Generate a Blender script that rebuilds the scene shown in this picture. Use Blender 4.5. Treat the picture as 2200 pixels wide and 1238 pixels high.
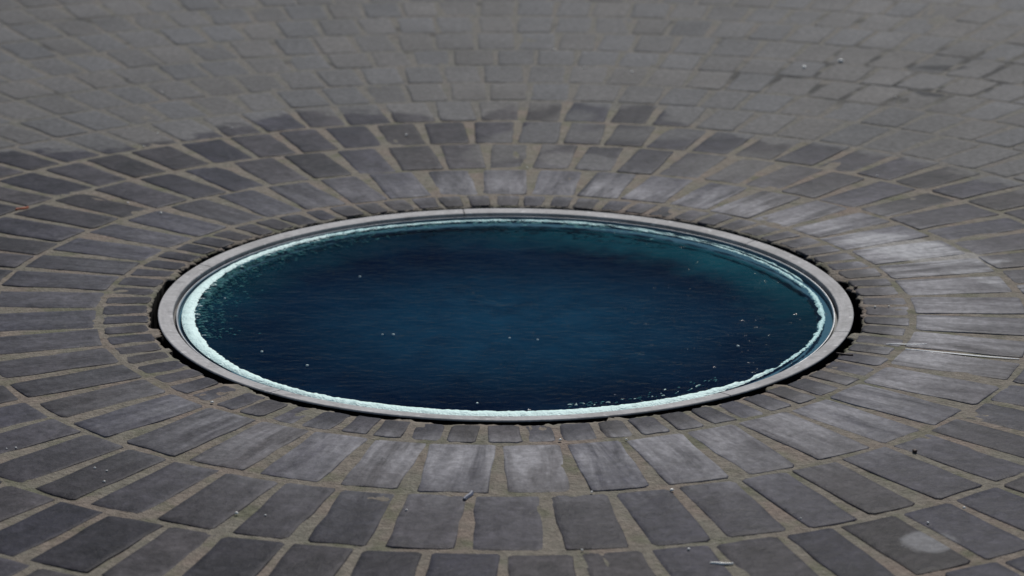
import bpy, bmesh, math, random
from mathutils import Vector, noise

random.seed(11)
sc = bpy.context.scene
for o in list(bpy.data.objects):
    bpy.data.objects.remove(o)
COL = sc.collection
S = 0.6                      # metres per drawing unit: the basin rim has an outer radius of 0.6 m
R = math.radians

# ------------------------------------------------------------------ camera
ELEV, DIST = R(17.633), 7.778 * S
cam = bpy.data.cameras.new('camera'); cam_o = bpy.data.objects.new('camera', cam); COL.objects.link(cam_o)
cam_o.location = (0, -DIST * math.cos(ELEV), DIST * math.sin(ELEV))
cam_o.rotation_euler = (math.pi / 2 - ELEV, 0, 0)
cam.sensor_width = 36.0
cam.lens = 5778.35 / 2200 * 36
cam.shift_x, cam.shift_y = 0.0061, 0.01313
cam.clip_start, cam.clip_end = 0.05, 2000
cam.dof.use_dof = True
cam.dof.focus_distance = 4.25
cam.dof.aperture_fstop = 5.6
sc.camera = cam_o

# ------------------------------------------------------------------ sky, sun, exposure
SUN_EL, SUN_AZ = R(46), R(14)        # azimuth from +Y (behind the basin) towards +X
world = bpy.data.worlds.new('World'); sc.world = world; world.use_nodes = True
wn = world.node_tree.nodes; wl = world.node_tree.links
bg = wn['Background']
sky = wn.new('ShaderNodeTexSky'); sky.sky_type = 'NISHITA'; sky.sun_disc = False
sky.sun_elevation = SUN_EL; sky.sun_rotation = SUN_AZ
sky.air_density = 1.0; sky.dust_density = 0.4; sky.ozone_density = 1.0
wl.new(sky.outputs[0], bg.inputs[0]); bg.inputs[1].default_value = 0.052
sun = bpy.data.lights.new('sun', 'SUN'); sun.energy = 3.5; sun.angle = R(10); sun.color = (1.0, 0.96, 0.90)
sun_o = bpy.data.objects.new('sun', sun); COL.objects.link(sun_o)
sd = Vector((math.sin(SUN_AZ) * math.cos(SUN_EL), math.cos(SUN_AZ) * math.cos(SUN_EL), math.sin(SUN_EL)))
sun_o.rotation_euler = sd.to_track_quat('Z', 'Y').to_euler()
sun_o.location = sd * 20
vs = sc.view_settings
vs.view_transform = 'Standard'; vs.look = 'None'; vs.gamma = 1; vs.use_curve_mapping = False
vs.exposure = 0.12

# ------------------------------------------------------------------ helpers
def tag(o, label=None, cat=None, group=None, kind=None):
    if label: o['label'] = label
    if cat: o['category'] = cat
    if group: o['group'] = group
    if kind: o['kind'] = kind
    return o

def link(name, verts, faces, mats, parent=None, loc=(0, 0, 0), smooth=False, midx=None):
    me = bpy.data.meshes.new(name); me.from_pydata(verts, [], faces); me.update()
    for m in (mats if isinstance(mats, (list, tuple)) else [mats]): me.materials.append(m)
    if midx: me.polygons.foreach_set('material_index', midx)
    if smooth: me.polygons.foreach_set('use_smooth', [True] * len(me.polygons))
    o = bpy.data.objects.new(name, me); COL.objects.link(o); o.location = loc
    if parent: o.parent = parent
    return o

def lerp_table(tab, t, period=360.0):
    """piecewise linear lookup on an angle table [(deg, value...)]"""
    t %= period
    n = len(tab)
    for i in range(n):
        a = tab[i][0]; b = tab[(i + 1) % n][0] + (period if i == n - 1 else 0)
        tt = t if t >= tab[0][0] else t + period
        if a <= tt <= b:
            k = (tt - a) / (b - a) if b > a else 0
            va, vb = tab[i][1:], tab[(i + 1) % n][1:]
            out = [p + (q - p) * k for p, q in zip(va, vb)]
            return out if len(out) > 1 else out[0]
    return tab[0][1]

class NT:
    """small node-graph writer"""
    def __init__(self, name):
        self.m = bpy.data.materials.new(name); self.m.use_nodes = True
        self.n = self.m.node_tree.nodes; self.l = self.m.node_tree.links
        self.b = self.n['Principled BSDF']; self.out = self.n['Material Output']
    def put(self, sock, v):
        if hasattr(v, 'is_output') or isinstance(v, bpy.types.NodeSocket): self.l.new(v, sock)
        else: sock.default_value = v
    def math(self, op, a, b=0.0, c=0.0, clamp=False):
        k = self.n.new('ShaderNodeMath'); k.operation = op; k.use_clamp = clamp
        self.put(k.inputs[0], a); self.put(k.inputs[1], b); self.put(k.inputs[2], c)
        return k.outputs[0]
    def vmath(self, op, a, b=None):
        k = self.n.new('ShaderNodeVectorMath'); k.operation = op
        self.put(k.inputs[0], a)
        if b is not None: self.put(k.inputs[1], b)
        return k.outputs['Vector'] if op not in ('LENGTH', 'DOT_PRODUCT', 'DISTANCE') else k.outputs['Value']
    def pos(self):
        g = self.n.new('ShaderNodeNewGeometry')
        return self.vmath('MULTIPLY', g.outputs['Position'], (1 / S, 1 / S, 1 / S))
    def polar(self, p):
        s = self.n.new('ShaderNodeSeparateXYZ'); self.l.new(p, s.inputs[0])
        x, y, z = s.outputs
        r = self.math('SQRT', self.math('ADD', self.math('MULTIPLY', x, x), self.math('MULTIPLY', y, y)))
        t = self.math('ARCTAN2', y, x)
        t = self.math('FRACT', self.math('ADD', self.math('DIVIDE', t, 2 * math.pi), 1.0))
        return r, t, x, y, z
    def noise(self, vec, scale, detail=4, rough=0.55, dist=0.0):
        k = self.n.new('ShaderNodeTexNoise'); k.noise_dimensions = '3D'
        self.l.new(vec, k.inputs['Vector']); k.inputs['Scale'].default_value = scale
        k.inputs['Detail'].default_value = detail; k.inputs['Roughness'].default_value = rough
        k.inputs['Distortion'].default_value = dist
        return k.outputs[0]
    def ramp(self, fac, stops, interp='LINEAR'):
        k = self.n.new('ShaderNodeValToRGB'); k.color_ramp.interpolation = interp
        self.put(k.inputs[0], fac)
        e = k.color_ramp.elements
        while len(e) < len(stops): e.new(0.5)
        for el, (p, c) in zip(e, stops):
            el.position = p
            el.color = (c, c, c, 1) if isinstance(c, (int, float)) else (*c, 1)
        return k.outputs[0]
    def step(self, v, lo, hi):
        k = self.n.new('ShaderNodeMapRange'); k.interpolation_type = 'SMOOTHSTEP'
        self.put(k.inputs['Value'], v); self.put(k.inputs['From Min'], lo); self.put(k.inputs['From Max'], hi)
        return k.outputs['Result']
    def mix(self, fac, a, b):
        k = self.n.new('ShaderNodeMix'); k.data_type = 'RGBA'
        self.put(k.inputs[0], fac)
        self.put(k.inputs[6], (*a, 1) if isinstance(a, tuple) else a)
        self.put(k.inputs[7], (*b, 1) if isinstance(b, tuple) else b)
        return k.outputs[2]
    def mul(self, col, f):
        k = self.n.new('ShaderNodeMix'); k.data_type = 'RGBA'; k.blend_type = 'MULTIPLY'
        k.inputs[0].default_value = 1.0
        self.put(k.inputs[6], col); self.put(k.inputs[7], f)
        return k.outputs[2]
    def attr(self, name):
        k = self.n.new('ShaderNodeAttribute'); k.attribute_name = name
        return k.outputs['Fac']
    def bump(self, h, strength, dist=0.01, normal=None):
        k = self.n.new('ShaderNodeBump'); k.inputs['Strength'].default_value = strength
        k.inputs['Distance'].default_value = dist
        self.l.new(h, k.inputs['Height'])
        if normal is not None: self.l.new(normal, k.inputs['Normal'])
        return k.outputs[0]
    def blob(self, x, y, cx, cy, rx, ry, ang, wob, soft=0.25):
        """irregular elliptical patch, 1 inside"""
        ca, sa = math.cos(R(ang)), math.sin(R(ang))
        dx = self.math('SUBTRACT', x, cx); dy = self.math('SUBTRACT', y, cy)
        u = self.math('ADD', self.math('MULTIPLY', dx, ca / rx), self.math('MULTIPLY', dy, sa / rx))
        v = self.math('ADD', self.math('MULTIPLY', dx, -sa / ry), self.math('MULTIPLY', dy, ca / ry))
        d = self.math('SQRT', self.math('ADD', self.math('MULTIPLY', u, u), self.math('MULTIPLY', v, v)))
        d = self.math('ADD', d, wob)
        return self.math('SUBTRACT', 1.0, self.step(d, 1.0 - soft, 1.0 + soft))

# splash zone: radius (units) out to which the stones stay damp, by compass angle
DAMP = [(0, 2.3), (22, 2.15), (34, 2.08), (48, 2.15), (59, 2.1), (66, 2.08), (74, 2.25), (78, 2.48), (85, 2.44), (90, 2.36), (94, 2.2),
        (99, 2.32), (104, 2.4), (110, 2.44), (115, 2.36), (121, 2.22), (128, 2.26), (135, 2.42), (150, 2.75), (180, 3.0), (215, 3.0),
        (270, 3.0), (325, 3.0), (345, 2.7)]

def surface_fields(t):
    p = t.pos(); r, th, x, y, z = t.polar(p)
    n_big = t.noise(p, 1.7, 4); n_mid = t.noise(p, 6.0, 5, 0.6); n_fine = t.noise(p, 42.0, 6, 0.68)
    edge = t.math('MULTIPLY', t.ramp(th, [(a / 360, v / 4) for a, v in DAMP] + [(1.0, 2.3 / 4)]), 4.0)
    rr = t.math('ADD', r, t.math('MULTIPLY', t.math('SUBTRACT', n_mid, 0.5), 0.42))
    dry = t.step(t.math('SUBTRACT', rr, edge), -0.03, 0.035)
    return p, r, th, x, y, n_big, n_mid, n_fine, dry

# ------------------------------------------------------------------ materials
def mat_stone():
    t = NT('dark_slate_sett')
    p, r, th, x, y, nb, nm, nf, dry = surface_fields(t)
    tone = t.attr('tone'); tone2 = t.attr('tone2')
    wob = t.math('MULTIPLY', t.math('SUBTRACT', nm, 0.5), 1.3)
    # dry swipes left inside the damp zone
    sw = t.blob(x, y, 0.10, 1.93, 0.42, 0.13, 62, wob, 0.2)
    sw = t.math('MAXIMUM', sw, t.blob(x, y, 0.27, 1.60, 0.16, 0.10, -30, wob, 0.2))
    sw = t.math('MAXIMUM', sw, t.blob(x, y, 0.42, 1.98, 0.34, 0.10, 8, wob, 0.5))
    sw = t.math('MAXIMUM', sw, t.blob(x, y, 0.80, 1.55, 0.20, 0.16, 20, wob, 0.6))
    dry = t.math('MAXIMUM', dry, t.math('MULTIPLY', sw, 0.75))
    # damp slate, slightly blue-violet, each sett its own tone
    damp_c = t.mix(tone2, (0.032, 0.031, 0.041), (0.041, 0.037, 0.039))
    damp_c = t.mul(damp_c, t.ramp(tone, [(0, 0.72), (1, 1.35)]))
    damp_c = t.mul(damp_c, t.ramp(nm, [(0.28, 0.66), (0.72, 1.4)]))
    damp_c = t.mul(damp_c, t.ramp(t.noise(p, 16.0, 4, 0.65, 0.5), [(0.30, 0.62), (0.5, 1.0), (0.70, 1.35)]))
    # dusty dry slate
    dry_c = t.mix(tone2, (0.108, 0.109, 0.114), (0.116, 0.112, 0.110))
    dry_c = t.mul(dry_c, t.ramp(tone, [(0, 0.92), (1, 1.09)]))
    dry_c = t.mul(dry_c, t.ramp(nb, [(0.3, 0.80), (0.7, 1.12)]))
    c = t.mix(dry, damp_c, dry_c)
    # second course: lime streaks running outwards, plus stone gloss painted pale right and behind
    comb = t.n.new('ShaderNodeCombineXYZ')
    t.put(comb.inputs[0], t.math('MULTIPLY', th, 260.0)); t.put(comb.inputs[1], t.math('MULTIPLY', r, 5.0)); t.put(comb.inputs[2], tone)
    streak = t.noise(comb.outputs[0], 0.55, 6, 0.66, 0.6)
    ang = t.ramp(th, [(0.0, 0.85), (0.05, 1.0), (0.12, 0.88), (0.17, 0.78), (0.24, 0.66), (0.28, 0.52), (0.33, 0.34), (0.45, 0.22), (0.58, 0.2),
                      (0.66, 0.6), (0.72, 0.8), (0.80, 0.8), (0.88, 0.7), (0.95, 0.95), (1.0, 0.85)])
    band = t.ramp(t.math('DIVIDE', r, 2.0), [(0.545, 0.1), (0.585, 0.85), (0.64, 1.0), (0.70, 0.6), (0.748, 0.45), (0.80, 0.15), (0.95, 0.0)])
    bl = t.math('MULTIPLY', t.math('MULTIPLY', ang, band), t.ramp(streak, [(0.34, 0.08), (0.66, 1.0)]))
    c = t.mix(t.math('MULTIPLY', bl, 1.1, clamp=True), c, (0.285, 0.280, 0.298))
    # reflected light painted pale right of the basin, and a pale splash near the front
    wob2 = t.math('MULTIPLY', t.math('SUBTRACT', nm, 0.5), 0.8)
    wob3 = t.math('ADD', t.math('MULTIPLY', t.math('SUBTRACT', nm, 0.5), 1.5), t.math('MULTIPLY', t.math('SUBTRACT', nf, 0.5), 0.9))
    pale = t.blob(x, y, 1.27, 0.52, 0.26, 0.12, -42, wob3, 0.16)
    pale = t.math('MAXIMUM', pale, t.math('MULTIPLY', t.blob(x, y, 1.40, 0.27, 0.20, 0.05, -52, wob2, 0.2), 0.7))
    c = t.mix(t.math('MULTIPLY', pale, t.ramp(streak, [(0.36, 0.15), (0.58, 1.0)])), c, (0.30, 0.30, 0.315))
    splash = t.blob(x, y, 0.955, -1.792, 0.055, 0.065, 0, wob3, 0.2)
    c = t.mix(t.math('MULTIPLY', splash, 0.7), c, (0.19, 0.19, 0.2))
    # tar-dark dirt on the far right paving
    dk = t.blob(x, y, 1.63, 2.62, 0.06, 0.085, 20, t.math('MULTIPLY', t.math('SUBTRACT', nm, 0.5), 2.6), 0.3)
    dk = t.math('MAXIMUM', dk, t.blob(x, y, 1.74, 3.06, 0.09, 0.045, 0, t.math('MULTIPLY', t.math('SUBTRACT', nm, 0.5), 2.6), 0.3))
    c = t.mix(t.math('MULTIPLY', dk, 0.85), c, (0.018, 0.02, 0.024))
    # fine mineral speckle
    c = t.mul(c, t.ramp(nf, [(0.25, 0.62), (0.5, 1.0), (0.75, 1.5)]))
    t.put(t.b.inputs['Base Color'], c)
    rough = t.math('ADD', t.math('MULTIPLY', dry, 0.14), t.ramp(nm, [(0.2, 0.40), (0.8, 0.54)]))
    t.put(t.b.inputs['Roughness'], rough)
    t.b.inputs['Specular IOR Level'].default_value = 0.04
    h = t.math('ADD', t.math('MULTIPLY', nf, 0.9), t.math('MULTIPLY', t.noise(p, 14.0, 4), 1.0))
    t.put(t.b.inputs['Normal'], t.bump(h, 0.45, 0.004))
    return t.m

def mat_mortar():
    t = NT('sandy_mortar')
    p, r, th, x, y, nb, nm, nf, dry = surface_fields(t)
    c = t.mix(t.ramp(nm, [(0.35, 0), (0.65, 1)]), (0.165, 0.142, 0.118), (0.138, 0.130, 0.104))
    c = t.mix(t.ramp(t.noise(p, 3.3, 3), [(0.48, 0), (0.66, 0.7)]), c, (0.172, 0.130, 0.108))
    c = t.mix(t.ramp(t.noise(p, 9.1, 3), [(0.52, 0), (0.68, 0.75)]), c, (0.095, 0.098, 0.060))
    c = t.mix(t.math('MULTIPLY', dry, 0.72), c, (0.115, 0.112, 0.105))
    far = t.step(r, 5.8, 6.4)
    c = t.mix(far, c, (0.10, 0.10, 0.103))
    # open joints packed with black dirt, far right
    dk = t.blob(x, y, 1.55, 2.95, 0.75, 0.50, 0, t.math('MULTIPLY', t.math('SUBTRACT', nm, 0.5), 1.2), 0.3)
    dk = t.math('MULTIPLY', dk, t.ramp(t.noise(p, 5.0, 3), [(0.47, 0), (0.55, 1)]))
    d2 = t.math('MULTIPLY', t.step(r, 2.4, 3.0), t.ramp(t.noise(p, 3.6, 3), [(0.60, 0), (0.68, 0.8)]))
    c = t.mix(t.math('MULTIPLY', t.math('MAXIMUM', dk, d2), 0.85), c, (0.022, 0.023, 0.025))
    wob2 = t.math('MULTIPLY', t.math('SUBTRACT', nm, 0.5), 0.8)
    c = t.mix(t.math('MULTIPLY', t.blob(x, y, 1.27, 0.52, 0.24, 0.115, -42, wob2, 0.12), 0.6), c, (0.30, 0.295, 0.29))  # same patch of reflected light painted across the joints
    c = t.mul(c, t.ramp(nf, [(0.25, 0.6), (0.5, 1.0), (0.78, 1.45)]))
    t.put(t.b.inputs['Base Color'], c)
    t.b.inputs['Roughness'].default_value = 0.75
    t.b.inputs['Specular IOR Level'].default_value = 0.12
    h = t.math('ADD', nf, t.noise(p, 110.0, 3))
    t.put(t.b.inputs['Normal'], t.bump(h, 0.7, 0.005))
    return t.m

def mat_rim():
    t = NT('brushed_pale_metal')
    p = t.pos(); r, th, x, y, z = t.polar(p)
    comb = t.n.new('ShaderNodeCombineXYZ')
    t.put(comb.inputs[0], t.math('MULTIPLY', th, 60.0)); t.put(comb.inputs[1], t.math('MULTIPLY', r, 120.0)); t.put(comb.inputs[2], 0.0)
    br = t.noise(comb.outputs[0], 1.0, 5, 0.6); nm = t.noise(p, 8, 5, 0.6); nf = t.noise(p, 70, 4)
    c = t.mix(t.ramp(nm, [(0.3, 0), (0.7, 1)]), (0.29, 0.284, 0.290), (0.365, 0.360, 0.364))
    c = t.mul(c, t.ramp(br, [(0.25, 0.82), (0.75, 1.12)]))
    c = t.mix(t.ramp(t.noise(p, 17, 4), [(0.56, 0), (0.68, 0.6)]), c, (0.15, 0.145, 0.15))
    c = t.mix(t.ramp(t.noise(p, 5.5, 4, 0.6), [(0.50, 0), (0.62, 0.55)]), c, (0.21, 0.205, 0.205))
    c = t.mix(t.ramp(t.noise(p, 29, 3), [(0.62, 0), (0.70, 0.6)]), c, (0.55, 0.55, 0.55))
    c = t.mul(c, t.ramp(nf, [(0.3, 0.85), (0.7, 1.1)]))
    t.put(t.b.inputs['Base Color'], c)
    t.b.inputs['Specular IOR Level'].default_value = 0.15
    t.put(t.b.inputs['Roughness'], t.ramp(nm, [(0.2, 0.5), (0.8, 0.65)]))
    t.put(t.b.inputs['Normal'], t.bump(t.math('ADD', br, nf), 0.25, 0.002))
    return t.m

def simple(name, col, rough=0.6, metal=0.0, var=0.25, scale=30.0, spec=0.5, bump=0.3):
    t = NT(name); p = t.pos(); n = t.noise(p, scale, 4)
    t.put(t.b.inputs['Base Color'], t.mul((*col, 1), t.ramp(n, [(0.25, 1 - var), (0.75, 1 + var)])))
    t.b.inputs['Roughness'].default_value = rough; t.b.inputs['Metallic'].default_value = metal
    t.b.inputs['Specular IOR Level'].default_value = spec
    t.put(t.b.inputs['Normal'], t.bump(n, bump, 0.004))
    return t.m

def mat_bed():
    """painted bowl under the water: navy, with teal growth on the shallow slope"""
    t = NT('navy_bowl_with_teal_growth')
    p = t.pos(); r, th, x, y, z = t.polar(p)
    nb = t.noise(p, 2.6, 4); nm = t.noise(p, 9, 5, 0.6, 0.4)
    c = t.mix(t.ramp(nb, [(0.38, 0), (0.66, 1)]), (0.0010, 0.0045, 0.016), (0.0040, 0.015, 0.034))
    ang = t.ramp(th, [(0.0, 0.35), (0.05, 0.7), (0.10, 1.0), (0.20, 0.9), (0.26, 0.45), (0.30, 0.15), (0.36, 0.3), (0.46, 0.35), (0.55, 0.1),
                      (0.65, 0.0), (0.9, 0.0), (1.0, 0.3)])
    mid = t.blob(x, y, 0.02, -0.02, 0.50, 0.42, 0, t.math('MULTIPLY', t.math('SUBTRACT', nb, 0.5), 0.8), 0.75)
    c = t.mix(t.math('MULTIPLY', mid, t.ramp(nm, [(0.3, 0.5), (0.7, 1.0)])), c, (0.011, 0.043, 0.076))
    rad = t.step(t.math('ADD', r, t.math('MULTIPLY', t.math('SUBTRACT', nm, 0.5), 0.25)), 0.66, 0.93)
    c = t.mix(t.math('MULTIPLY', t.math('MULTIPLY', ang, rad), 0.9), c, (0.014, 0.085, 0.10))
    ledge = t.step(r, 0.893, 0.905)
    c = t.mix(ledge, c, (0.10, 0.155, 0.19))
    t.put(t.b.inputs['Base Color'], c); t.b.inputs['Roughness'].default_value = 0.8; t.b.inputs['Specular IOR Level'].default_value = 0.0
    return t.m

def mat_water():
    t = NT('clear_rippled_water')
    p = t.pos()
    st = t.vmath('MULTIPLY', p, (0.62, 1.0, 1.0))
    n1 = t.noise(st, 24, 3, 0.6, 0.3); n2 = t.noise(st, 48, 2, 0.6); n3 = t.noise(st, 7, 3)
    h = t.math('ADD', t.math('MULTIPLY', n1, 0.7), t.math('ADD', t.math('MULTIPLY', n2, 0.3), t.math('MULTIPLY', n3, 0.9)))
    nrm = t.bump(h, 1.0, 0.0043)
    tr = t.n.new('ShaderNodeBsdfTransparent'); tr.inputs[0].default_value = (0.72, 0.90, 0.97, 1)
    gl = t.n.new('ShaderNodeBsdfGlossy'); gl.inputs['Roughness'].default_value = 0.08
    fr = t.n.new('ShaderNodeFresnel'); fr.inputs[0].default_value = 1.33
    t.l.new(nrm, gl.inputs['Normal']); t.l.new(nrm, fr.inputs['Normal'])
    mx = t.n.new('ShaderNodeMixShader')
    t.l.new(t.math('MULTIPLY', fr.outputs[0], 0.13), mx.inputs[0]); t.l.new(tr.outputs[0], mx.inputs[1]); t.l.new(gl.outputs[0], mx.inputs[2])
    t.l.new(mx.outputs[0], t.out.inputs[0])
    return t.m

def mat_foam(name, col, rough=0.55):
    t = NT(name); p = t.pos()
    n1 = t.noise(p, 45, 5, 0.65); n2 = t.noise(p, 160, 3)
    c = t.mix(t.ramp(n1, [(0.35, 0), (0.62, 1)]), tuple(v * 0.86 for v in col), col)
    t.put(t.b.inputs['Base Color'], c); t.b.inputs['Roughness'].default_value = rough
    t.put(t.b.inputs['Normal'], t.bump(t.math('ADD', n1, n2), 0.5, 0.006))
    return t.m

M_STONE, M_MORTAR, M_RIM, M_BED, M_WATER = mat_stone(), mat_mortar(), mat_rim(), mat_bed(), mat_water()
M_SOIL_SHADE = simple('black_soil_and_shade', (0.008, 0.008, 0.008), 0.95, spec=0.1)  # one black for the gap's soil and the shade painted on its sides
M_DARKMETAL = simple('dark_groove_metal', (0.02, 0.019, 0.018), 0.6)
M_LIP = simple('worn_lip_metal', (0.34, 0.35, 0.36), 0.4, 0.3, 0.3, 25)
M_WALL = simple('blue_grey_wall', (0.13, 0.19, 0.23), 0.5, 0, 0.3, 14)
M_FOAM = mat_foam('white_foam', (0.63, 0.85, 0.83))
M_FOAM_THIN = mat_foam('thin_teal_foam', (0.030, 0.17, 0.185), 0.6)
M_FOAM_THIN.node_tree.nodes['Principled BSDF'].inputs['Specular IOR Level'].default_value = 0.1
M_FOAM_CYAN = mat_foam('cyan_wet_foam', (0.36, 0.62, 0.63), 0.5)
M_CREST = mat_foam('faint_ripple_crest', (0.03, 0.085, 0.12), 0.5)
M_BUBBLE = mat_foam('pale_bubble', (0.72, 0.85, 0.85), 0.2)

# ------------------------------------------------------------------ pavement: mortar sheet with its ragged inner edge
EDGES = [1.0, 1.162, 1.501, 1.851, 2.183, 2.509, 2.808, 3.119, 3.407, 3.747, 4.094] + [4.094 + 0.333 * k for k in range(1, 7)]
PLUGS = [(196.1, 2.6, 0.034), (227.0, 3.2, 0.022), (255.6, 1.6, 0.018), (285.9, 1.5, 0.02), (313.6, 1.9, 0.028), (342.2, 1.6, 0.034),
         (14.0, 3.0, 0.026), (165.5, 2.2, 0.024), (205.0, 0.8, 0.01), (300.0, 0.7, 0.01)]

def row_joints(known, n_pitch):
    """fill the unknown arcs between known joint angles with evenly spaced, slightly uneven joints"""
    ks = sorted(a % 360 for a in known); out = []
    for i, a in enumerate(ks):
        b = ks[(i + 1) % len(ks)] + (360 if i == len(ks) - 1 else 0)
        k = max(1, round((b - a) / n_pitch))
        for j in range(k):
            out.append((a + (b - a) * j / k + (random.uniform(-.06, .06) * n_pitch if j else 0)) % 360)
    return sorted(out)

KNOWN = {
    0: ([106.1, 101.4, 96.9, 92.2, 87.4, 82.8, 78.3, 252.4, 257.1, 262.2, 267, 272.4, 276.8, 282.1, 286.9], 4.75),
    1: ([221.9, 229.2, 237.8, 245.5, 253.7, 260.7, 269.2, 276.9, 284.4, 292.3, 299.6, 308.1, 315.4, 322.9, 331.4, 339.1, 346.6, 354.5, 2.5, 10.5,
         71.7, 78.9, 86.3, 94.1, 101.3, 175.1, 183.2, 192.0, 200.3, 208.0], 7.7),
    2: ([260.8, 266.9, 273.4, 279.5, 103.9, 97.8, 92.1, 86.9, 81.5, 76, 70.5], 5.9),
    3: ([264.7, 269.9, 274.8, 103.1, 98.5, 93.6, 88.8, 84, 79.6, 74.8], 4.85),
    4: ([100.8, 96.6, 92.6, 88.5, 84.6, 80.4, 76.3], 4.15),
    5: ([101.5, 98.2, 94.8, 91.5, 88.1, 84.5, 80.5, 77], 3.55),
    6: ([101, 97.8, 94.8, 91.8, 88.5, 85.3, 82.2], 3.15),
}
JOINTS = []
for k in range(len(EDGES) - 1):
    if k in KNOWN: JOINTS.append(row_joints(*KNOWN[k]))
    else:
        rm = 0.5 * (EDGES[k] + EDGES[k + 1]); pitch = 360 / round(2 * math.pi * rm / 0.168)
        JOINTS.append(row_joints([random.uniform(0, 360)], pitch))

def wobble(x, y, s, seed=0.0):
    return noise.noise(Vector((x * s, y * s, seed)))

def inner_edge(deg):
    a = R(deg); x, y = math.cos(a), math.sin(a)
    r = 1.025 + 0.008 * wobble(x, y, 9, 1.7) + 0.009 * wobble(x, y, 40, 4.2) + 0.004 * wobble(x, y, 110, 6.1)
    for j in JOINTS[0]:
        d = abs((deg - j + 180) % 360 - 180)
        if d < 0.7 and (60 < j < 170 or j < 30 or j > 350):
            r -= 0.018 * (1 - d / 0.7) * (0.3 + 0.7 * abs(math.sin(j * 7.3)))
    for a0, w, dep in PLUGS:
        d = abs((deg - a0 + 180) % 360 - 180)
        if d < w: r -= dep * min(1, (1 - d / w) * 2.2) * (0.85 + 0.3 * wobble(x, y, 60, 9))
    return max(r, 1.001)

def build_pavement():
    NA = 1080
    radii = [1.06, 1.09, 1.125, 1.162, 1.21] + [1.26 + 0.06 * i for i in range(9)] + [1.82 + 0.11 * i for i in range(40)] + [6.6, 8, 12, 25, 60, 180, 600]
    V, F = [], []
    def ring(rf, zf):
        b = len(V)
        for i in range(NA):
            d = 360 * i / NA; a = R(d); r = rf(d)
            V.append((r * math.cos(a) * S, r * math.sin(a) * S, zf(r * math.cos(a), r * math.sin(a), r) * S))
        return b
    bases = []
    bases.append(ring(lambda d: inner_edge(d) + 0.006, lambda x, y, r: -0.16))
    bases.append(ring(lambda d: inner_edge(d) + 0.002 + 0.004 * wobble(math.cos(R(d)), math.sin(R(d)), 70, 3), lambda x, y, r: -0.05))
    bases.append(ring(lambda d: inner_edge(d), lambda x, y, r: -0.006 + 0.004 * wobble(x, y, 50, 8)))
    bases.append(ring(lambda d: inner_edge(d) + 0.006, lambda x, y, r: -0.0015 + 0.003 * wobble(x, y, 60, 2)))
    for rr in radii:
        bases.append(ring(lambda d, rr=rr: rr, lambda x, y, r: (-0.0014 + (0.0016 * wobble(x, y, 11, 5) + 0.0012 * wobble(x, y, 37, 6)) * (1 if r < 6 else 0.0) + (0.0003 if r < 1.17 else 0.0003 if 2.5 < r < 6 else 0))))
    for k in range(len(bases) - 1):
        a, b = bases[k], bases[k + 1]
        for i in range(NA):
            j = (i + 1) % NA
            F.append((a + i, b + i, b + j, a + j))
    mi = [1] * (2 * NA) + [0] * (len(F) - 2 * NA)  # mortar faces inside the gap painted black for the shade down there
    return link('pavement', V, F, [M_MORTAR, M_SOIL_SHADE], smooth=True, midx=mi)

pave = build_pavement(); tag(pave, 'dark stone sett pavement in concentric courses with sandy joints', 'pavement', kind='structure')
# soil at the bottom of the open gap round the rim
def annulus(name, r0, r1, z, mat, n=180, parent=None):
    V, F = [], []
    for i in range(n):
        a = 2 * math.pi * i / n
        for r in (r0, r1): V.append((r * S * math.cos(a), r * S * math.sin(a), z * S + 0.002 * random.random()))
    for i in range(n):
        j = (i + 1) % n; F.append((2 * i, 2 * i + 1, 2 * j + 1, 2 * j))
    return link(name, V, F, mat, parent)
soil = annulus('soil', 0.97, 1.1, -0.14, M_SOIL_SHADE); tag(soil, 'black soil in the open gap around the metal rim', 'soil', kind='structure')

# ------------------------------------------------------------------ the setts
def sett_shape(L, w0, w1, seed):
    """local verts/faces: radial length L along +X, inner width w0, outer width w1, top at z=0; rounded, uneven outline"""
    rnd = random.Random(seed)
    j = lambda s: rnd.uniform(-s, s)
    c = 0.0075
    pts = []
    def edge(p, q, k):
        for i in range(k):
            u = (i + 0.5) / k
            pts.append((p[0] + (q[0] - p[0]) * u, p[1] + (q[1] - p[1]) * u))
    sk = j(0.006)
    A = (-L / 2 + j(.004), -w0 / 2 + j(.004)); B = (L / 2 + j(.004), -w1 / 2 + sk + j(.004))
    Cc = (L / 2 + j(.004), w1 / 2 + sk + j(.004)); D = (-L / 2 + j(.004), w0 / 2 + j(.004))
    for P, Q in ((A, B), (B, Cc), (Cc, D), (D, A)):
        dx, dy = Q[0] - P[0], Q[1] - P[1]; ln = math.hypot(dx, dy); k = 4 if ln > 0.2 else 2
        cc = c * rnd.uniform(0.4, 1.9)
        for i in range(k + 1):
            u = (cc + (ln - 2 * cc) * i / k) / ln
            nx, ny = dy / ln, -dx / ln
            o = j(0.0032) if 0 < i < k else 0.0
            pts.append((P[0] + dx * u + nx * o, P[1] + dy * u + ny * o))
    n = len(pts); bev = 0.007; V = []
    for x, y in pts: V.append((x, y, -0.05))
    for x, y in pts: V.append((x, y, -0.0018))
    for x, y in pts: V.append((x * (1 - bev * 0.5 / (L / 2)), y * (1 - bev * 0.5 / (w0 / 2)), -0.0002 + j(0.0003)))
    for x, y in pts: V.append((x * 0.84, y * 0.78, 0.0002 + j(0.0003)))
    F = []
    for lv in range(3):
        for i in range(n):
            k = (i + 1) % n; F.append((lv * n + i, lv * n + k, (lv + 1) * n + k, (lv + 1) * n + i))
    F.append(tuple(3 * n + i for i in range(n)))
    return [(x * S, y * S, z * S) for x, y, z in V], F

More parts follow.
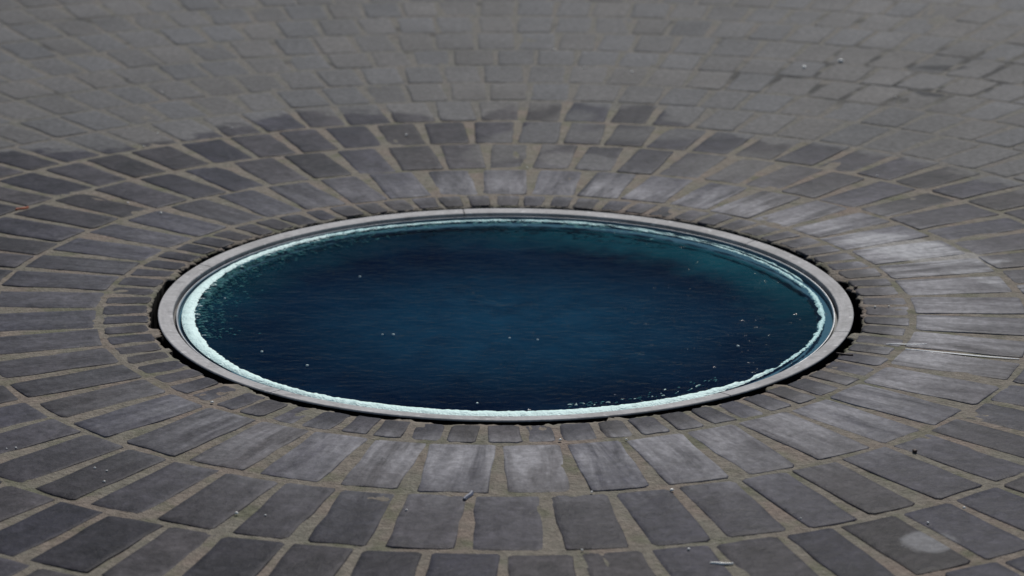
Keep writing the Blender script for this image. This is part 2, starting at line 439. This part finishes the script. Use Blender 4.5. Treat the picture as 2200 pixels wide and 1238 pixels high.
import mathutils
view = (cam_o.matrix_basis.inverted())
def to_px(x, y, z=0.0):
    v = view @ Vector((x, y, z)); f = 5778.35
    return 1086.62 + f * v.x / -v.z, 647.93 - f * v.y / -v.z

setts = []
for k in range(len(EDGES) - 1):
    js = JOINTS[k]; r0, r1 = EDGES[k], EDGES[k + 1]
    if k == 0: r0 = 1.029
    gap = 0.020 if k else 0.016
    for i, a in enumerate(js):
        b = js[(i + 1) % len(js)] + (360 if i == len(js) - 1 else 0)
        mid = (a + b) / 2; arc = R(b - a)
        ra, rb = r0 + (gap / 2 if k else 0.003), r1 - gap / 2
        w0 = ra * arc - random.uniform(0.009, 0.017) - (0.004 if k > 1 else 0)
        w1 = min(rb * arc - 0.016, w0 * random.uniform(1.0, 1.06))
        if k == 0: w0 = ra * arc - 0.018; w1 = rb * arc - 0.02
        L = rb - ra + random.uniform(-.004, .004); rc = (ra + rb) / 2 + random.uniform(-.003, .003)
        th = R(mid)
        V, F = sett_shape(L, w0, w1, k * 1000 + i)
        rot = mathutils.Euler((random.uniform(-.007, .007), random.uniform(-.004, .004), th + random.uniform(-.016, .016))).to_matrix()
        loc = Vector((rc * math.cos(th) * S, rc * math.sin(th) * S, random.uniform(-.0004, .0008)))
        V = [rot @ Vector(v) for v in V]
        px = [to_px(*(loc + V[q])) for q in (len(V) // 2 + 0, len(V) // 2 + 4, len(V) // 2 + 8, len(V) // 2 + 12) if q < len(V)]
        cx = sum(q[0] for q in px) / len(px); cy = sum(q[1] for q in px) / len(px)
        depth = -(view @ loc).z
        area = L * w0 / depth ** 3
        inview = -60 < cx < 2260 and -20 < cy < 1290
        setts.append((inview, area, loc, V, F, random.random(), random.random()))
order = sorted(range(len(setts)), key=lambda q: (not setts[q][0], -setts[q][1]))
single = set(order[:300])

def add_tone(me, vals, vals2):
    for nm, vv in (('tone', vals), ('tone2', vals2)):
        at = me.attributes.new(nm, 'FLOAT', 'POINT'); at.data.foreach_set('value', vv)
AV, AF, T1, T2 = [], [], [], []
for q, (iv, ar, loc, V, F, t1, t2) in enumerate(setts):
    if q in single:
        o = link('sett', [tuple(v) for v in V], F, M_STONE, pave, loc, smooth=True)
        add_tone(o.data, [t1] * len(V), [t2] * len(V))
    else:
        b = len(AV)
        AV += [tuple(v + loc) for v in V]; AF += [tuple(b + i for i in f) for f in F]
        T1 += [t1] * len(V); T2 += [t2] * len(V)
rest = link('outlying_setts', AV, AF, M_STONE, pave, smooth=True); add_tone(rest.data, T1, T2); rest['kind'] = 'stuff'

# ------------------------------------------------------------------ the basin
basin = bpy.data.objects.new('fountain_basin', None); COL.objects.link(basin); basin.location = (0, 0, -0.3)
tag(basin, 'round sunken fountain basin with a pale flat metal rim', 'basin')
ZB = Vector((0, 0, 0.3))

def sweep(name, prof, mat, a0=0.0, a1=360.0, n=240, parent=basin, closed_prof=True):
    """revolve a profile [(r,z)] (units) through an arc"""
    full = abs(a1 - a0) >= 359.99
    V, F = [], []; m = len(prof); cnt = n if full else n + 1
    for i in range(cnt):
        a = R(a0 + (a1 - a0) * i / n)
        for r, z in prof: V.append((r * S * math.cos(a), r * S * math.sin(a), z * S + (0.3 if parent is basin else 0)))
    for i in range(n):
        j = (i + 1) % cnt
        for k in range(m if closed_prof else m - 1):
            l = (k + 1) % m; F.append((i * m + k, j * m + k, j * m + l, i * m + l))
    if not full and closed_prof:
        F.append(tuple(range(m))[::-1]); F.append(tuple((cnt - 1) * m + k for k in range(m)))
    o = link(name, V, F, mat, parent)
    return o

ZR = 0.0005                   # the flat rim falls slightly towards the water
rim_prof = [(0.956, -0.03), (0.956, -0.0050), (0.9577, -0.0034), (0.9965, ZR), (0.9985, ZR - 0.0015), (0.9985, ZR - 0.0045), (0.972, -0.009), (0.972, -0.03)]
rim_prof = rim_prof[::-1]
SEAMS = [343.7, 39.0, 98.0, 158.2, 232.0, 305.9]
for i, a in enumerate(SEAMS):
    b = SEAMS[(i + 1) % len(SEAMS)]
    if b < a: b += 360
    sweep('rim_segment', rim_prof, M_RIM, a + 0.09, b - 0.09, 60)
sweep('collar', [(0.985, -0.0062), (0.985, -0.16)], M_SOIL_SHADE, closed_prof=False)  # shade on the face below the rim put into a black colour
sweep('groove', [(0.960, -0.026), (0.940, -0.026)], M_DARKMETAL, closed_prof=False)
sweep('inner_lip', [(0.9465, -0.06), (0.9465, -0.0125), (0.9438, -0.0125), (0.9438, -0.06)], M_LIP)
sweep('wall', [(0.9436, -0.0124), (0.9415, -0.0145), (0.9415, -0.06)], M_WALL, closed_prof=False)
# bowl: shallow ledge just under the water, then a slope down to a deep floor
WL = -0.0165
bowl = [(0.942, WL - 0.012), (0.905, WL - 0.016), (0.89, WL - 0.022), (0.80, WL - 0.034), (0.65, WL - 0.044), (0.4, WL - 0.05), (0.15, WL - 0.052), (0.001, WL - 0.053)]
bo = sweep('bowl', bowl, M_BED, closed_prof=False)
for pl in bo.data.polygons: pl.use_smooth = True

# water sheet
def disc(name, rmax, z, mat, rings=40, n=240):
    V, F = [(0, 0, z * S)], []
    for k in range(1, rings + 1):
        r = rmax * k / rings
        for i in range(n):
            a = 2 * math.pi * i / n; x, y = r * math.cos(a), r * math.sin(a)
            V.append((x * S, y * S, (z + 0.0006 * wobble(x, y, 14, 1) + 0.0005 * wobble(x, y, 6, 3)) * S))
    for i in range(n): F.append((0, 1 + i, 1 + (i + 1) % n))
    for k in range(rings - 1):
        for i in range(n):
            j = (i + 1) % n; a = 1 + k * n; b = a + n
            F.append((a + i, b + i, b + j, a + j))
    return link(name, V, F, mat, smooth=True)
water = disc('water', 0.9413, WL, M_WATER); tag(water, 'deep blue rippled water filling the round basin', 'water', kind='structure')

# ------------------------------------------------------------------ foam along the waterline
# angle: inner radius, outer radius
FOAM = [(0, .899, .917), (10, .901, .914), (17, .894, .906), (31, .893, .903), (47, .898, .907), (60, .898, .908), (90, .901, .912), (108, .903, .916), (120, .908, .928),
        (132, .911, .932), (154, .907, .932), (168, .900, .932), (183, .895, .932), (195, .893, .932), (203, .895, .932), (219, .901, .932), (233, .904, .932),
        (245, .893, .932), (255, .888, .932), (270, .886, .932), (285, .888, .932), (302, .896, .932), (312, .902, .926), (318, .901, .918), (325, .902, .912), (333, .903, .912), (340, .904, .915), (350, .900, .917)]
FV, FF, FM = [], [], []
def foam_strip(fn, n=1440, mat=0, seed=0.0):
    m = 6
    rows = []
    d_of = lambda i: 360 * i / n + 6 * noise.noise(Vector((i * 0.05, 3.3, 0)))
    for i in range(n):
        d = 360 * i / n; a = R(d); x, y = math.cos(a), math.sin(a)
        e = fn(d, x, y)
        if e is None or e[1] - e[0] < 0.0008: rows.append(None); continue
        r0, r1 = e; b = len(FV); hh = min(0.005, (r1 - r0) * 0.22)
        for k in range(m):
            u = k / (m - 1); r = r0 + (r1 - r0) * u
            h = hh * math.sin(math.pi * u) ** 0.6 * (0.7 + 0.6 * (wobble(x * r, y * r, 55, seed) + 0.5)) + 0.0010
            FV.append((r * x * S, r * y * S, (WL + h) * S))
        rows.append(b)
    for i in range(n):
        p, q = rows[i], rows[(i + 1) % n]
        if p is None or q is None: continue
        for k in range(m - 1): FF.append((p + k, p + k + 1, q + k + 1, q + k)); FM.append(3 if (d_of(i) < 128 or d_of(i) > 322) else mat)
def main_foam(d, x, y):
    r0, r1 = lerp_table(FOAM, d)
    w = r1 - r0
    n1 = wobble(x, y, 26, 2.0); n2 = wobble(x, y, 75, 5.0); n3 = wobble(x, y, 180, 7.0)
    r0 += 0.0045 * n1 + 0.0045 * n2 + 0.003 * n3
    if r1 < 0.93: r1 += 0.004 * n2 - 0.002 * n1
    if (d < 115 or d > 310) : r0 += max(0, -0.012 * wobble(x, y, 12, 8.0))
    return r0, r1
foam_strip(main_foam)
def second_line(d, x, y):
    if not (15 < d < 122): return None
    n1 = wobble(x, y, 40, 12.0); c = 0.918 + 0.002 * n1; w = 0.0050 + 0.006 * wobble(x, y, 18, 15.0) + 0.002 * n1
    return (c - w / 2, c + w / 2) if w > 0.001 else None
foam_strip(second_line)
def fleck(x, y, lx, ly, rot, mat, h=0.0016):
    b = len(FV); k = 7; ca, sa = math.cos(rot), math.sin(rot)
    FV.append((x * S, y * S, (WL + h + 0.0012) * S))
    for i in range(k):
        a = 2 * math.pi * i / k; q = random.uniform(0.55, 1.2)
        u, v = lx * q * math.cos(a), ly * q * math.sin(a)
        FV.append(((x + u * ca - v * sa) * S, (y + u * sa + v * ca) * S, (WL + h * 0.5) * S))
    for i in range(k): FF.append((b, b + 1 + i, b + 1 + (i + 1) % k)); FM.append(mat)
# torn fringe drifting in from the left and far edge
for i in range(900):
    d = random.choice([random.gauss(158, 16), random.gauss(172, 12), random.gauss(128, 10), random.uniform(105, 200)])
    off = abs(random.gauss(0, 0.045)) + 0.004
    r = lerp_table(FOAM, d)[0] - off; a = R(d)
    near = off < 0.03
    s = random.uniform(0.4, 1.0) * (1.0 if near else 0.6)
    fleck(r * math.cos(a), r * math.sin(a), 0.013 * s, 0.0020 * s, random.uniform(-.3, .3), 0 if (off < 0.012 and random.random() < 0.3) else 1)
for i in range(110):                                   # along the far waterline
    d = random.uniform(55, 108); r = 0.898 - abs(random.gauss(0, 0.02)); a = R(d); s = random.uniform(.4, 1)
    fleck(r * math.cos(a), r * math.sin(a), 0.012 * s, 0.005 * s, random.uniform(-.3, .3), 1)
for i in range(60):                                    # glints on broken wavelets, front right, shaped as foam flecks
    d = random.uniform(278, 312); r = 0.872 - abs(random.gauss(0, 0.022)); a = R(d); s = random.uniform(.25, .7)
    fleck(r * math.cos(a), r * math.sin(a), 0.012 * s, 0.0022 * s, R(d) + 1.57 + random.uniform(-.4, .4), 0 if random.random() < .25 else 1)
foam = link('foam', FV, FF, [M_FOAM, M_FOAM_THIN, M_CREST, M_FOAM_CYAN], smooth=True, midx=FM)
tag(foam, 'white and teal foam along the waterline inside the metal rim', 'foam', kind='stuff')

# ------------------------------------------------------------------ small things
def pebble(name, x, y, sx, sy, sz, mat, label, cat, group=None, z=0.0, rot=0.0, sub=1):
    bm = bmesh.new(); bmesh.ops.create_icosphere(bm, subdivisions=sub, radius=1.0)
    sd_ = random.uniform(0, 99)
    for v in bm.verts:
        k = 1 + 0.35 * noise.noise(v.co * 1.4 + Vector((sd_, 0, 0)))
        v.co = Vector((v.co.x * sx * k, v.co.y * sy * k, max(-0.35, v.co.z) * sz * k + 0.35 * sz))
    me = bpy.data.meshes.new(name); bm.to_mesh(me); bm.free(); me.materials.append(mat)
    for pl in me.polygons: pl.use_smooth = True
    o = bpy.data.objects.new(name, me); COL.objects.link(o); o.location = (x * S, y * S, z * S + 0.0012); o.rotation_euler.z = rot
    tag(o, label, cat, group); return o

M_WHITE = simple('white_quartz', (0.72, 0.72, 0.70), 0.35, 0, 0.2, 60)
M_GRIT = simple('pale_grit', (0.75, 0.74, 0.70), 0.4, 0, 0.3, 60)
M_ORANGE = simple('orange_leaf', (0.42, 0.10, 0.035), 0.6, 0, 0.3, 60)
M_BROWN = simple('brown_husk', (0.035, 0.016, 0.011), 0.7, 0, 0.3, 60)
M_BLUE = simple('blue_scrap', (0.05, 0.06, 0.10), 0.5, 0, 0.2, 60)
M_GLINT = simple('white_glint', (0.85, 0.85, 0.84), 0.3, 0, 0.1, 60)  # white for the strips that stand for sunlight glints

pebble('pebble', 1.345, 3.172, .0075, .0075, .005, M_WHITE, 'white pebble on far right paving, the larger of two', 'pebble')
pebble('pebble', 1.186, 3.060, .0055, .006, .004, M_WHITE, 'white pebble on far right paving, the smaller of two', 'pebble')
pebble('seed_husk', 1.027, 0.127, .004, .007, .003, M_BROWN, 'small red-brown husk on the small setts right of the basin', 'husk')
pebble('seed_husk', 1.006, -1.223, .004, .006, .0025, M_BROWN, 'dark brown husk on a joint at the lower right', 'husk')

def sliver(name, p, q, w, h, mat, label, cat, z=0.001, curl=0.0):
    """thin bent strip with a ridged section between two ground points"""
    n = 9; P, Q = Vector((*p, 0)), Vector((*q, 0)); d = (Q - P).normalized(); side = Vector((-d.y, d.x, 0))
    V, F = [], []
    for i in range(n):
        u = i / (n - 1); c = P.lerp(Q, u) + side * (0.0025 * math.sin(u * 5.1 + 1) + curl * u * (1 - u)); ww = w * (0.35 + 0.65 * math.sin(math.pi * min(max(u, .06), .94)) ** .5)
        for s, hh in ((-1, 0), (-.4, 1), (.4, 1), (1, 0)): V.append(((c + side * s * ww)[:] [0] * S, (c + side * s * ww)[1] * S, (z + h * hh) * S))
    for i in range(n - 1):
        for k in range(3): F.append((4 * i + k, 4 * i + 4 + k, 4 * i + 5 + k, 4 * i + 1 + k))
    F += [(0, 1, 2, 3), tuple(4 * (n - 1) + k for k in (3, 2, 1, 0))]
    o = link(name, V, F, mat); tag(o, label, cat); return o
sliver('glint_scrap_strip', (1.094, -0.436), (1.391, -0.518), .0036, .0012, M_GLINT, 'long thin white strip shaped as a sunlight glint along a joint right of the basin', 'glint', .001)  # sunlight glint on a joint edge, built as a white strip
sliver('glint_scrap_strip', (0.978 + .07, -0.393), (1.069 + .09, -0.389), .0026, .001, M_GLINT, 'short thin white strip shaped as a sunlight glint on the small setts right of the basin', 'glint', .001)  # shorter glint of sunlight, also built as a strip
sliver('glint_scrap_strip', (0.452, -1.918), (0.504, -1.918), .004, .003, M_GRIT, 'short pale scrap on a sett at the bottom edge', 'scrap', .001)
sliver('twig', (0.900, -0.478), (0.945, -0.488), .0035, .004, M_BROWN, 'tiny brown twig beside the black gap, right of the rim', 'twig', .001)
sliver('orange_leaf', (-1.585, 0.975), (-1.55, 1.005), .006, .004, M_ORANGE, 'torn orange leaf scrap in a joint at the left edge', 'leaf', .001, .004)
sliver('blue_scrap', (-0.095, -1.54), (-0.08, -1.49), .007, .004, M_BLUE, 'faded blue scrap across a joint in front of the basin', 'scrap', .001, .006)
SPECKS = [(-.993, -1.339), (-.962, -1.357), (-1.23, -1.207), (-1.208, -1.2), (-.623, -1.629), (-.555, -1.64), (-.231, -1.607), (-.958, -1.428), (-1.234, 1.052),
          (-1.111, .93), (-1.313, 2.624), (-.795, 3.123), (-.796, 2.793), (-1.251, 1.988), (-1.277, 1.799), (-.992, 2.066), (-.759, -.87), (1.258, 1.395),
          (1.48, 2.55), (.3, -1.142), (.135, -1.146), (.393, -1.484), (.203, -1.495), (1.066, -1.596), (.969, -1.685), (.68, -1.658), (.171, -1.845), (-.357, 1.96),
          (.073, 1.505), (.199, 3.4), (.312, 3.063), (.497, 2.981), (.41, -1.84), (1.06, -.06), (1.10, -.055)]
for x, y in SPECKS:
    s = random.uniform(.0016, .0032)
    pebble('grit_grain', x, y, s, s * random.uniform(.7, 1.1), s * .8, M_GRIT, 'tiny pale grain of grit lying on the dark setts', 'grit', 'pale grit grains scattered on the paving')
for x, y in [(-.437, .287), (-.345, -.264), (-.315, -.264), (-.67, -.413), (-.537, -.531), (.01, -.296), (.089, -.308), (.642, -.366), (-.82, .072), (-.074, -.83)]:
    s = random.uniform(.0018, .0030)
    pebble('bubble', x, y, s, s, s * .8, M_BUBBLE, 'tiny bright bubble floating on the dark blue water', 'bubble', 'bubbles on the basin water', z=WL)
